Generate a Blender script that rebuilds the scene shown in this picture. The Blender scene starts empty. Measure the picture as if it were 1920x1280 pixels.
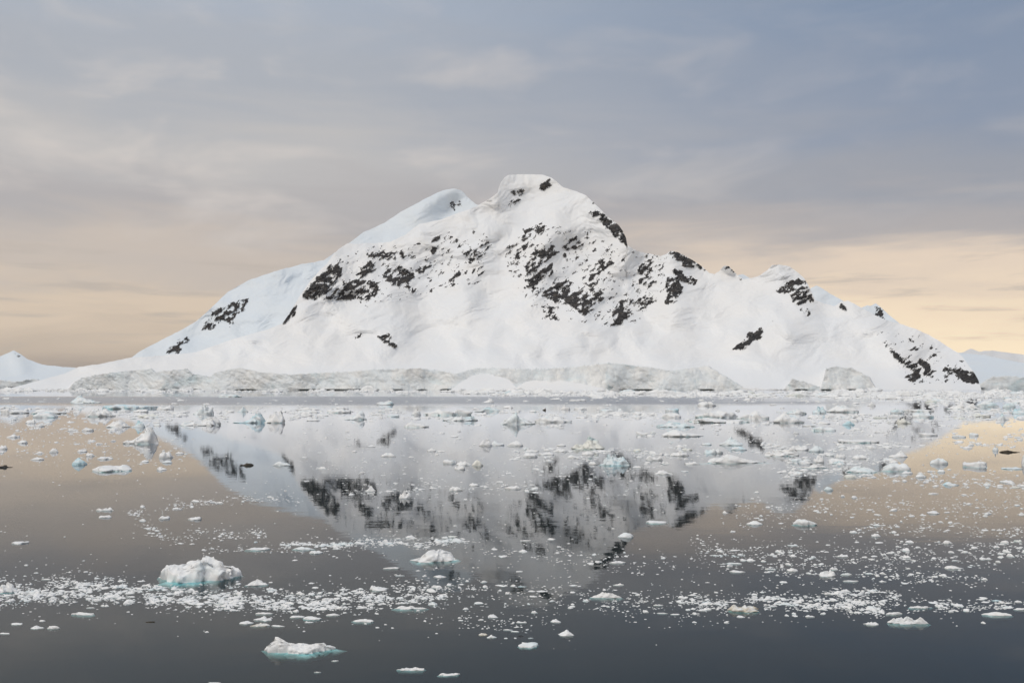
import bpy, bmesh, math, random
import numpy as np

R = math.radians
sc = bpy.context.scene
col = sc.collection
rng = np.random.default_rng(11)
random.seed(5)

# ------------------------------------------------------------------ camera
F, CX, CY, HOR, CAMZ = 1700.0, 960.0, 640.0, 722.0, 12.0   # photo pixels, metres above the water
PITCH = math.atan((HOR - CY) / F)
cam = bpy.data.cameras.new('camera')
cam.sensor_width = 36.0
cam.lens = 36.0 * F / 1920.0
cam.clip_start, cam.clip_end = 0.5, 200000.0
camo = bpy.data.objects.new('camera', cam)
camo.location = (0, 0, CAMZ)
camo.rotation_euler = (math.pi / 2 + PITCH, 0, 0)
col.objects.link(camo)
sc.camera = camo

sc.view_settings.view_transform = 'Standard'
sc.view_settings.look = 'None'
sc.view_settings.exposure = 0.0
sc.view_settings.gamma = 1.0
sc.view_settings.use_curve_mapping = False
sc.cycles.max_bounces = 6
sc.cycles.diffuse_bounces = 2
sc.cycles.glossy_bounces = 3
sc.cycles.volume_bounces = 0
sc.cycles.transparent_max_bounces = 12

SUN_EL, SUN_AZ = 54.0, 224.0        # degrees; azimuth clockwise from +Y (view direction): behind the camera, a little left
# ------------------------------------------------------------------ node helper
class NT:
    def __init__(s, tree):
        s.t = tree; s.n = tree.nodes; s.l = tree.links
    def add(s, kind, **kw):
        nd = s.n.new(kind)
        for k, v in kw.items():
            setattr(nd, k, v)
        return nd
    def put(s, sock, v):
        if isinstance(v, bpy.types.NodeSocket):
            s.l.new(v, sock)
        elif v is not None:
            sock.default_value = v
    def math(s, op, a, b=None, c=None, clamp=False):
        nd = s.add('ShaderNodeMath', operation=op, use_clamp=clamp)
        for i, v in enumerate((a, b, c)):
            if v is not None:
                s.put(nd.inputs[i], v)
        return nd.outputs[0]
    def smooth(s, x, a, b):
        nd = s.add('ShaderNodeMapRange', interpolation_type='SMOOTHSTEP')
        s.put(nd.inputs['Value'], x); s.put(nd.inputs['From Min'], a); s.put(nd.inputs['From Max'], b)
        return nd.outputs[0]
    def mix(s, f, a, b, blend='MIX'):
        nd = s.add('ShaderNodeMix', data_type='RGBA', blend_type=blend)
        s.put(nd.inputs[0], f); s.put(nd.inputs[6], a); s.put(nd.inputs[7], b)
        return nd.outputs[2]
    def noise(s, vec, scale, detail=3.0, rough=0.5, dist=0.0):
        nd = s.add('ShaderNodeTexNoise')
        s.put(nd.inputs['Vector'], vec)
        nd.inputs['Scale'].default_value = scale
        nd.inputs['Detail'].default_value = detail
        nd.inputs['Roughness'].default_value = rough
        nd.inputs['Distortion'].default_value = dist
        return nd.outputs[0]
    def mapping(s, vec, scale=(1, 1, 1), loc=(0, 0, 0), rot=(0, 0, 0)):
        nd = s.add('ShaderNodeMapping')
        s.put(nd.inputs['Vector'], vec)
        nd.inputs['Scale'].default_value = scale
        nd.inputs['Location'].default_value = loc
        nd.inputs['Rotation'].default_value = rot
        return nd.outputs[0]
    def ramp(s, fac, stops, interp='EASE'):
        nd = s.add('ShaderNodeValToRGB')
        cr = nd.color_ramp
        cr.interpolation = interp
        while len(cr.elements) < len(stops):
            cr.elements.new(0.5)
        for e, (p, c) in zip(cr.elements, stops):
            e.position = p
            e.color = (*c, 1)
        s.put(nd.inputs[0], fac)
        return nd.outputs[0]

def lin(c):
    return tuple(((v / 255) / 12.92 if v / 255 <= 0.04045 else ((v / 255 + 0.055) / 1.055) ** 2.4) for v in c)

# ------------------------------------------------------------------ sky
world = bpy.data.worlds.new('World')
sc.world = world
world.use_nodes = True
w = NT(world.node_tree)
w.n.clear()
tc = w.add('ShaderNodeTexCoord').outputs['Generated']
sep = w.add('ShaderNodeSeparateXYZ'); w.put(sep.inputs[0], tc)
dx, dz = sep.outputs[0], sep.outputs[2]
elev = w.math('MULTIPLY', w.math('ARCSINE', dz), 180 / math.pi)
# layered cloud: stretched sideways, lumpier higher up
streak = w.noise(w.mapping(tc, (2.2, 2.2, 15.0), (3.1, 0.4, 1.7)), 1.6, 5.0, 0.55, 0.4)
lump = w.noise(w.mapping(tc, (3.0, 3.0, 9.0), (7.3, 2.2, 0.6)), 1.9, 4.5, 0.55, 0.4)
fine = w.noise(w.mapping(tc, (4.0, 4.0, 40.0), (1.3, 5.2, 0.1)), 2.2, 5.0, 0.6, 0.3)
el2 = w.math('ADD', elev, w.math('MULTIPLY', w.math('SUBTRACT', streak, 0.5), 7.0))
t = w.math('MULTIPLY', w.math('MAXIMUM', el2, 0.0), 1 / 60.0, clamp=True)
P = lambda d: d / 60.0
rampL = w.ramp(t, [(P(0), lin((176, 160, 147))), (P(2.2), lin((214, 194, 172))), (P(4.5), lin((240, 217, 190))),
                   (P(7.5), lin((214, 200, 187))), (P(10.5), lin((188, 183, 182))), (P(14), lin((200, 197, 195))),
                   (P(18), lin((180, 184, 191))), (P(25), lin((176, 186, 200))), (P(60), lin((194, 196, 199)))])
rampR = w.ramp(t, [(P(0), lin((292, 264, 220))), (P(2.5), lin((292, 266, 224))), (P(4.5), lin((276, 249, 213))),
                   (P(7), lin((250, 227, 202))), (P(9.5), lin((184, 178, 177))), (P(12), lin((158, 162, 172))),
                   (P(16), lin((140, 153, 174))), (P(25), lin((122, 143, 171))), (P(60), lin((190, 194, 199)))])
side = w.smooth(w.math('ADD', dx, w.math('MULTIPLY', w.math('SUBTRACT', lump, 0.5), 0.25)), -0.30, 0.50)
base = w.mix(side, rampL, rampR)
# lighter lumps and darker bars
hi = w.smooth(lump, 0.47, 0.78)
lo = w.smooth(fine, 0.52, 0.72)
midband = w.math('MULTIPLY', w.smooth(elev, 5.0, 9.0), w.smooth(elev, 30.0, 15.0))
lowband = w.math('MULTIPLY', w.smooth(elev, 0.6, 2.5), w.smooth(elev, 11.0, 5.5))
c1 = w.mix(w.math('MULTIPLY', w.math('MULTIPLY', hi, midband), w.math('SUBTRACT', 0.85, w.math('MULTIPLY', side, 0.62))), base, (*lin((228, 219, 211)), 1))
c2 = w.mix(w.math('MULTIPLY', w.math('MULTIPLY', lo, lowband), 0.62), c1, (*lin((196, 183, 170)), 1))
sky = w.add('ShaderNodeTexSky', sky_type='NISHITA')
sky.sun_disc = False
sky.sun_elevation = R(SUN_EL)
sky.sun_rotation = R(SUN_AZ)
bg1 = w.add('ShaderNodeBackground'); w.put(bg1.inputs[0], sky.outputs[0]); bg1.inputs[1].default_value = 0.08
bg2 = w.add('ShaderNodeBackground'); w.put(bg2.inputs[0], c2); bg2.inputs[1].default_value = 1.0
mx = w.add('ShaderNodeMixShader'); mx.inputs[0].default_value = 0.93      # nearly closed cloud cover
w.l.new(bg1.outputs[0], mx.inputs[1]); w.l.new(bg2.outputs[0], mx.inputs[2])
wo = w.add('ShaderNodeOutputWorld'); w.l.new(mx.outputs[0], wo.inputs[0])

sun = bpy.data.lights.new('sun', 'SUN')
sun.energy = 1.4
sun.angle = R(22)
sun.color = (1.0, 0.925, 0.83)
suno = bpy.data.objects.new('sun', sun)
# lamp shines along its local -Z; put it so that light comes from azimuth SUN_AZ
from mathutils import Vector
sd = Vector((math.sin(R(SUN_AZ)) * math.cos(R(SUN_EL)), math.cos(R(SUN_AZ)) * math.cos(R(SUN_EL)), math.sin(R(SUN_EL))))
suno.rotation_euler = sd.to_track_quat('Z', 'Y').to_euler()
suno.location = (0, -50, 200)
col.objects.link(suno)

# ------------------------------------------------------------------ noise and pixel helpers
_perm = np.random.default_rng(3).permutation(256).astype(np.int64)
_perm = np.concatenate([_perm, _perm, _perm])
_g3 = np.random.default_rng(4).normal(size=(256, 3)); _g3 /= np.linalg.norm(_g3, axis=1)[:, None]
def perlin(x, y, z=0.0):
    x, y, z = np.broadcast_arrays(np.asarray(x, float), np.asarray(y, float), np.asarray(z, float))
    xi, yi, zi = np.floor(x), np.floor(y), np.floor(z)
    fx, fy, fz = x - xi, y - yi, z - zi
    xi, yi, zi = (xi.astype(np.int64) & 255), (yi.astype(np.int64) & 255), (zi.astype(np.int64) & 255)
    u, v, s = [f * f * f * (f * (f * 6 - 15) + 10) for f in (fx, fy, fz)]
    out = 0.0
    for a in (0, 1):
        for b in (0, 1):
            for c in (0, 1):
                h = _perm[_perm[_perm[(xi + a) & 255] + ((yi + b) & 255)] + ((zi + c) & 255)]
                g = _g3[h]
                d = g[..., 0] * (fx - a) + g[..., 1] * (fy - b) + g[..., 2] * (fz - c)
                out = out + d * (u if a else 1 - u) * (v if b else 1 - v) * (s if c else 1 - s)
    return out * 1.6
def fbm(x, y, z=0.0, oct=4, gain=0.5):
    o, a, f = 0.0, 1.0, 1.0
    for i in range(oct):
        o = o + a * perlin(np.asarray(x) * f, np.asarray(y) * f, np.asarray(z) * f + i * 7.3)
        a *= gain; f *= 2.03
    return o
def ridged(x, y, z=0.0, oct=4):
    o, a, f = 0.0, 1.0, 1.0
    for i in range(oct):
        o = o + a * (1 - 2 * np.abs(perlin(np.asarray(x) * f, np.asarray(y) * f, np.asarray(z) * f + i * 5.1)))
        a *= 0.5; f *= 2.03
    return o
_c, _s = math.cos(PITCH), math.sin(PITCH)
def ray(px, py):                       # direction per metre of depth along +Y
    x = (np.asarray(px, float) - CX) / F
    yv = (CY - np.asarray(py, float)) / F
    yy = _c - yv * _s
    zz = _s + yv * _c
    return x / yy, zz / yy
def on_water(px, py):
    dxx, dzz = ray(px, py)
    t = -CAMZ / dzz
    return dxx * t, t
def pl(pts):
    a = np.array(pts, float)
    return a[:, 0], a[:, 1]

# ------------------------------------------------------------------ mesh helpers
def mesh_from(name, verts, faces, smooth=True):
    verts = np.asarray(verts, np.float32)
    faces = np.asarray(faces, np.int32)
    me = bpy.data.meshes.new(name)
    k = faces.shape[1]
    me.vertices.add(len(verts)); me.vertices.foreach_set('co', verts.ravel())
    me.loops.add(faces.size); me.loops.foreach_set('vertex_index', faces.ravel())
    me.polygons.add(len(faces))
    me.polygons.foreach_set('loop_start', np.arange(0, faces.size, k, dtype=np.int32))
    try:
        me.polygons.foreach_set('loop_total', np.full(len(faces), k, np.int32))
    except Exception:
        pass
    me.polygons.foreach_set('use_smooth', np.full(len(faces), smooth))
    me.update(calc_edges=True)
    return me
def link(name, me, mat, parent=None):
    o = bpy.data.objects.new(name, me)
    if mat is not None and not me.materials:
        me.materials.append(mat)
    col.objects.link(o)
    o.parent = parent
    return o
def subset(verts, faces, sel):
    f = faces[sel]
    u, inv = np.unique(f, return_inverse=True)
    return verts[u], inv.reshape(f.shape)
def tag(o, label=None, cat=None, group=None, kind=None):
    if label: o['label'] = label
    if cat: o['category'] = cat
    if group: o['group'] = group
    if kind: o['kind'] = kind
    return o

# ------------------------------------------------------------------ materials
def new_mat(name):
    m = bpy.data.materials.new(name); m.use_nodes = True
    t = NT(m.node_tree); t.n.clear()
    out = t.add('ShaderNodeOutputMaterial')
    return m, t, out
def surf(name, build):
    m, t, out = new_mat(name)
    b = t.add('ShaderNodeBsdfPrincipled')
    t.l.new(b.outputs[0], out.inputs[0])
    build(t, b)
    return m
def bump(t, b, height, strength, dist):
    nd = t.add('ShaderNodeBump')
    nd.inputs['Strength'].default_value = strength
    nd.inputs['Distance'].default_value = dist
    t.put(nd.inputs['Height'], height)
    t.l.new(nd.outputs[0], b.inputs['Normal'])

def b_snow(t, b, tint=(1, 1, 1)):
    pos = t.add('ShaderNodeNewGeometry').outputs['Position']
    n = t.noise(t.mapping(pos, (1, 0.6, 1.4)), 0.006, 5, 0.6)
    n2 = t.noise(pos, 0.05, 4, 0.6)
    c = t.mix(t.smooth(n, 0.35, 0.68), (0.87, 0.885, 0.90, 1), (0.90, 0.895, 0.885, 1))
    c = t.mix(t.math('MULTIPLY', t.smooth(n2, 0.6, 0.8), 0.35), c, (0.80, 0.86, 0.90, 1))
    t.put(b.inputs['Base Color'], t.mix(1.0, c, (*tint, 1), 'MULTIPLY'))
    b.inputs['Roughness'].default_value = 0.75
    b.inputs['Specular IOR Level'].default_value = 0.2
    bump(t, b, t.noise(pos, 0.09, 5, 0.6), 0.4, 1.3)
M_SNOW = surf('snow', b_snow)
M_SHADED_SNOW = surf('shade_tinted_snow', lambda t, b: b_snow(t, b, (0.88, 0.935, 0.98)))      # snow tinted blue for shade and distance; blue ice on the shoulder

def b_rock(t, b):
    pos = t.add('ShaderNodeNewGeometry').outputs['Position']
    n = t.noise(t.mapping(pos, (1, 1, 2.2), rot=(0.3, 0.4, 0)), 0.05, 6, 0.65)
    c = t.ramp(n, [(0.25, (0.018, 0.018, 0.021)), (0.5, (0.038, 0.036, 0.036)), (0.72, (0.115, 0.098, 0.082))], 'LINEAR')
    dust = t.smooth(t.noise(t.mapping(pos, (1, 1, 3.0)), 0.11, 4, 0.7), 0.60, 0.70)
    c = t.mix(t.math('MULTIPLY', dust, 0.55), c, (0.62, 0.63, 0.65, 1))
    t.put(b.inputs['Base Color'], c)
    b.inputs['Roughness'].default_value = 0.85
    b.inputs['Specular IOR Level'].default_value = 0.25
    bump(t, b, t.noise(pos, 0.12, 6, 0.7), 0.9, 6.0)
M_ROCK = surf('rock', b_rock)

def b_cliff(t, b):
    pos = t.add('ShaderNodeNewGeometry').outputs['Position']
    n = t.noise(t.mapping(pos, (1.0, 1.0, 1.0)), 0.012, 5, 0.65, 0.8)
    n2 = t.noise(t.mapping(pos, (1.0, 1.0, 1.3), (40, 9, 3)), 0.014, 4, 0.6, 0.6)
    c = t.mix(t.smooth(n, 0.40, 0.62), (0.80, 0.84, 0.855, 1), (0.87, 0.87, 0.85, 1))
    c = t.mix(t.math('MULTIPLY', t.smooth(n2, 0.54, 0.74), 0.6), c, (0.56, 0.74, 0.79, 1))
    t.put(b.inputs['Base Color'], c)
    b.inputs['Roughness'].default_value = 0.6
    bump(t, b, t.noise(t.mapping(pos, (1.2, 1.2, 0.7)), 0.05, 5, 0.6), 0.30, 1.5)
M_CLIFF = surf('glacier_ice', b_cliff)

def ice(name, a, bcol, blue, lo, hi, scale=0.8):
    def f(t, b):
        obj = t.add('ShaderNodeTexCoord').outputs['Object']
        pos = t.add('ShaderNodeNewGeometry').outputs['Position']
        n = t.noise(pos, scale, 4, 0.6, 0.4)
        c = t.mix(t.smooth(n, 0.35, 0.7), a, bcol)
        n2 = t.noise(t.mapping(pos, (0.6, 0.6, 1.6), (13, 5, 2)), scale * 0.55, 3, 0.6, 0.8)
        c = t.mix(t.smooth(n2, lo, hi), c, blue)
        t.put(b.inputs['Base Color'], c)
        b.inputs['Roughness'].default_value = 0.5
        b.inputs['Specular IOR Level'].default_value = 0.3
        bump(t, b, t.noise(pos, 7.0, 5, 0.65), 0.55, 0.06)
    return surf(name, f)
M_ICE = ice('white_ice', (0.90, 0.915, 0.92, 1), (0.93, 0.925, 0.91, 1), (0.74, 0.86, 0.89, 1), 0.56, 0.80)
M_PALE = ice('pale_blue_ice', (0.86, 0.91, 0.925, 1), (0.91, 0.92, 0.92, 1), (0.66, 0.82, 0.86, 1), 0.46, 0.70, 0.35)
M_BLUE = ice('blue_ice', (0.78, 0.87, 0.90, 1), (0.87, 0.89, 0.90, 1), (0.58, 0.80, 0.87, 1), 0.44, 0.62, 0.5)
M_CREAM = ice('cream_ice', (0.84, 0.86, 0.82, 1), (0.88, 0.87, 0.80, 1), (0.62, 0.78, 0.78, 1), 0.50, 0.72, 0.35)
M_DIRT = ice('dirty_ice', (0.06, 0.05, 0.035, 1), (0.12, 0.10, 0.07, 1), (0.03, 0.03, 0.03, 1), 0.45, 0.6)
M_DUST = ice('stained_ice', (0.78, 0.76, 0.70, 1), (0.66, 0.57, 0.42, 1), (0.84, 0.85, 0.84, 1), 0.5, 0.6, 2.5)
M_FOOT = ice('submerged_ice', (0.52, 0.82, 0.85, 1), (0.74, 0.88, 0.90, 1), (0.26, 0.64, 0.70, 1), 0.5, 0.75)

# ------------------------------------------------------------------ water
def make_water():
    m, t, out = new_mat('sea_water')
    pos = t.add('ShaderNodeNewGeometry').outputs['Position']
    sp = t.add('ShaderNodeSeparateXYZ'); t.put(sp.inputs[0], pos)
    # wind-ruffled lane off the shore
    edge = t.noise(t.mapping(pos, (0.004, 0.012, 0)), 1.0, 4, 0.6)
    yy = t.math('ADD', sp.outputs[1], t.math('MULTIPLY', t.math('SUBTRACT', edge, 0.5), 160.0))
    lane = t.math('MULTIPLY', t.smooth(yy, 500, 640), t.smooth(yy, 1010, 900))
    lane = t.math('MULTIPLY', lane, t.smooth(t.math('ADD', sp.outputs[0], t.math('MULTIPLY', edge, 200.0)), 420, 200))
    patch = t.smooth(t.noise(t.mapping(pos, (0.010, 0.030, 0)), 1.0, 4, 0.6, 0.5), 0.48, 0.72)
    rough = t.math('ADD', 0.018, t.math('ADD', t.math('MULTIPLY', patch, 0.025), t.math('MULTIPLY', lane, 0.30)))
    w1 = t.noise(t.mapping(pos, (0.35, 1.0, 1), rot=(0, 0, 0.15)), 0.55, 3, 0.5, 0.2)
    w2 = t.noise(t.mapping(pos, (0.5, 1.0, 1), rot=(0, 0, -0.2)), 2.4, 2, 0.5)
    w3 = t.noise(t.mapping(pos, (0.25, 1.0, 1)), 0.09, 3, 0.5)
    h = t.math('ADD', t.math('ADD', w1, t.math('MULTIPLY', w2, 0.16)), t.math('MULTIPLY', w3, 1.6))
    bp = t.add('ShaderNodeBump')
    bp.inputs['Strength'].default_value = 1.0
    bp.inputs['Distance'].default_value = 0.0045
    t.put(bp.inputs['Height'], h)
    fr = t.add('ShaderNodeFresnel'); fr.inputs['IOR'].default_value = 1.36
    t.l.new(bp.outputs[0], fr.inputs['Normal'])
    gl = t.add('ShaderNodeBsdfGlossy', distribution='GGX')
    gl.inputs['Color'].default_value = (0.93, 0.94, 0.96, 1)
    t.put(gl.inputs['Roughness'], rough); t.l.new(bp.outputs[0], gl.inputs['Normal'])
    tr = t.add('ShaderNodeBsdfTransparent'); tr.inputs[0].default_value = (0.80, 0.97, 0.98, 1)
    df = t.add('ShaderNodeBsdfDiffuse'); df.inputs[0].default_value = (0.004, 0.012, 0.018, 1)
    body = t.add('ShaderNodeMixShader'); body.inputs[0].default_value = 0.06
    t.l.new(tr.outputs[0], body.inputs[1]); t.l.new(df.outputs[0], body.inputs[2])
    ms = t.add('ShaderNodeMixShader')
    t.put(ms.inputs[0], t.math('MULTIPLY', t.math('POWER', fr.outputs[0], 1.3), t.math('SUBTRACT', 1.3, t.math('MULTIPLY', lane, 0.42)), clamp=True)); t.l.new(body.outputs[0], ms.inputs[1]); t.l.new(gl.outputs[0], ms.inputs[2])
    t.l.new(ms.outputs[0], out.inputs[0])
    me = mesh_from('water', [(-30000, -2500, 0), (30000, -2500, 0), (30000, 30000, 0), (-30000, 30000, 0)], [(0, 1, 2, 3)], False)
    o = link('water', me, m)
    tag(o, 'calm dark sea mirroring the mountain and the sky', kind='structure')
    sb = surf('seabed', lambda t, b: (t.put(b.inputs['Base Color'], t.mix(t.noise(t.add('ShaderNodeNewGeometry').outputs['Position'], 0.02),
              (0.002, 0.010, 0.013, 1), (0.003, 0.012, 0.016, 1)))))
    me = mesh_from('seabed', [(-30000, -2500, -40), (30000, -2500, -40), (30000, 30000, -40), (-30000, 30000, -40)], [(0, 1, 2, 3)], False)
    tag(link('seabed', me, sb), 'dark sea floor far below the surface', kind='structure')
make_water()

# ------------------------------------------------------------------ rock areas, in photograph pixels
ROCKS = [  # (density, polygon)
 (.06, [(570,560),(620,490),(700,462),(800,455),(900,430),(930,470),(900,530),(800,550),(700,575)]),
 (.075, [(960,520),(970,440),(1060,420),(1180,470),(1250,470),(1240,560),(1180,615),(1080,605),(1010,600)]),
 (.05, [(1640,620),(1720,625),(1830,705),(1800,722),(1700,715)]),
 (.80, [(640,497),(618,499),(600,515),(578,540),(566,556),(590,561),(615,548),(640,515)]),
 (.70, [(610,561),(640,530),(665,525),(705,530),(712,545),(690,561),(650,563)]),
 (.58, [(682,476),(705,470),(725,475),(757,470),(757,483),(735,490),(700,485)]),
 (.66, [(665,514),(690,490),(706,495),(702,511),(672,522)]),
 (.62, [(715,512),(750,498),(778,515),(772,530),(745,537),(722,528)]),
 (.75, [(761,535),(781,544),(773,551),(762,546)]),
 (.55, [(784,503),(805,484),(809,495),(795,512),(784,512)]),
 (.60, [(804,470),(816,465),(818,472),(808,476)]),
 (.30, [(806,452),(845,436),(848,446),(815,458)]),
 (.52, [(866,473),(915,454),(920,470),(890,492),(870,482)]),
 (.66, [(838,527),(860,508),(866,519),(850,534)]),
 (.45, [(878,510),(905,499),(908,504),(882,515)]),
 (.93, [(528,608),(545,580),(557,574),(551,589),(535,605)]),
 (.24, [(990,440),(945,465),(950,500),(965,520),(975,490)]),
 (.35, [(664,634),(676,627),(680,632)]),
 (.62, [(709,629),(730,624),(736,632),(728,638),(747,650),(738,652),(716,640)]),
 (.82, [(1008,358),(1014,345),(1027,336),(1033,345),(1020,356)]),
 (.52, [(958,361),(985,351),(991,358),(975,369)]),
 (.82, [(950,389),(957,375),(976,373),(966,382)]),
 (.80, [(1100,396),(1112,396),(1130,399),(1150,418),(1165,423),(1178,440),(1178,464),(1160,452),(1145,433),(1125,413)]),
 (.60, [(1108,373),(1113,373),(1117,382),(1110,381)]),
 (.78, [(973,466),(990,453),(1001,459),(985,467)]),
 (.62, [(975,452),(982,432),(1000,428),(1015,418),(1023,424),(1014,441),(1000,448)]),
 (.64, [(990,487),(1000,470),(1040,463),(1046,480),(1022,491),(1010,502),(985,537),(984,510)]),
 (.60, [(1054,460),(1070,463),(1069,481),(1054,491)]),
 (.56, [(985,537),(1000,500),(1032,498),(1037,515),(1010,537),(993,541)]),
 (.66, [(1016,547),(1050,523),(1072,529),(1067,550),(1100,538),(1131,548),(1132,566),(1106,576),(1095,593),(1082,582),(1070,571),(1050,572),(1028,562)]),
 (.56, [(1103,512),(1120,488),(1145,484),(1149,495),(1125,511),(1100,531)]),
 (.50, [(1093,532),(1120,514),(1124,531),(1100,541)]),
 (.36, [(1013,582),(1040,564),(1051,575),(1034,602)]),
 (.42, [(1145,612),(1150,570),(1165,559),(1200,561),(1220,549),(1226,570),(1190,590),(1165,606)]),
 (.80, [(1145,611),(1160,588),(1178,580),(1180,594),(1162,607)]),
 (.34, [(1195,480),(1240,478),(1238,512),(1222,545),(1196,530)]),
 (.26, [(1060,440),(1105,445),(1108,430),(1090,470),(1070,468)]),
 (.80, [(1254,471),(1272,471),(1290,484),(1303,490),(1329,511),(1310,503),(1285,500),(1262,482)]),
 (.84, [(1263,504),(1275,507),(1285,520),(1304,520),(1303,531),(1280,531),(1262,513)]),
 (.80, [(1244,536),(1252,519),(1270,519),(1281,540),(1265,566),(1249,569),(1246,550)]),
 (.60, [(1353,505),(1362,498),(1370,500),(1378,510),(1366,505)]),
 (.70, [(1386,519),(1393,524),(1389,529)]),
 (.58, [(1455,547),(1480,525),(1495,521),(1509,524),(1527,565),(1505,567),(1490,572),(1475,551)]),
 (.22, [(1500,575),(1525,580),(1520,595),(1503,590)]),
 (.92, [(1574,569),(1584,574),(1587,584),(1577,579)]),
 (.97, [(1374,656),(1385,645),(1400,637),(1405,625),(1427,617),(1428,630),(1405,646),(1390,656)]),
 (.80, [(1439,611),(1447,602),(1446,609)]),
 (.62, [(1670,656),(1700,671),(1730,689),(1746,700),(1740,706),(1715,696),(1690,681),(1670,662)]),
 (.86, [(1720,670),(1741,681),(1749,709),(1738,702),(1722,682)]),
 (.70, [(1693,706),(1715,694),(1730,701),(1714,719),(1704,709)]),
 (.90, [(1766,691),(1800,689),(1831,700),(1839,719),(1815,717),(1790,702),(1769,696)]),
 (.62, [(1745,659),(1766,667),(1750,667)]),
 (.50, [(1696,630),(1715,640),(1705,642)]),
 (.72, [(1799,673),(1816,689),(1808,685)]),
 (.46, [(1722,650),(1730,641),(1733,647)]),
]
SHOULDER_ROCKS = [
 (.46, [(373,622),(400,585),(430,568),(467,558),(456,581),(440,591),(436,617),(425,600),(395,616)]),
 (.76, [(326,641),(350,631),(358,638),(335,646)]),
 (.84, [(310,661),(325,647),(342,650),(331,662)]),
]
PEAK_ROCKS = [(.25, [(840,385),(862,372),(868,385),(850,395)])]
RIGHT_PEAK_ROCKS = [(.72, [(1636,588),(1644,575),(1652,578),(1658,597),(1648,595)])]

def rock_fields(polys, W=1930, H=745):
    best = np.zeros((H, W), np.float32); idx = np.full((H, W), -1, np.int32)
    for k, (den, poly) in enumerate(polys):
        p = np.array(poly, float)
        x0, x1 = int(p[:, 0].min()) - 10, int(p[:, 0].max()) + 10
        y0, y1 = int(p[:, 1].min()) - 10, int(p[:, 1].max()) + 10
        x0, y0, x1, y1 = max(x0, 0), max(y0, 0), min(x1, W), min(y1, H)
        gx, gy = np.meshgrid(np.arange(x0, x1) + 0.5, np.arange(y0, y1) + 0.5)
        ins = np.zeros(gx.shape, bool)
        q = np.roll(p, -1, axis=0)
        for (ax, ay), (bx, by) in zip(p, q):
            if ay == by: continue
            ins ^= ((ay > gy) != (by > gy)) & (gx < (bx - ax) * (gy - ay) / (by - ay) + ax)
        f = ins.astype(np.float32)
        for _ in range(6):
            g = np.pad(f, 1)
            f = sum(g[1 + a:1 + a + f.shape[0], 1 + b:1 + b + f.shape[1]] for a in (-1, 0, 1) for b in (-1, 0, 1)) / 9
        f = f * den
        sub, si = best[y0:y1, x0:x1], idx[y0:y1, x0:x1]
        m = f > sub
        sub[m] = f[m]; si[m] = k
    return best, idx

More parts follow.
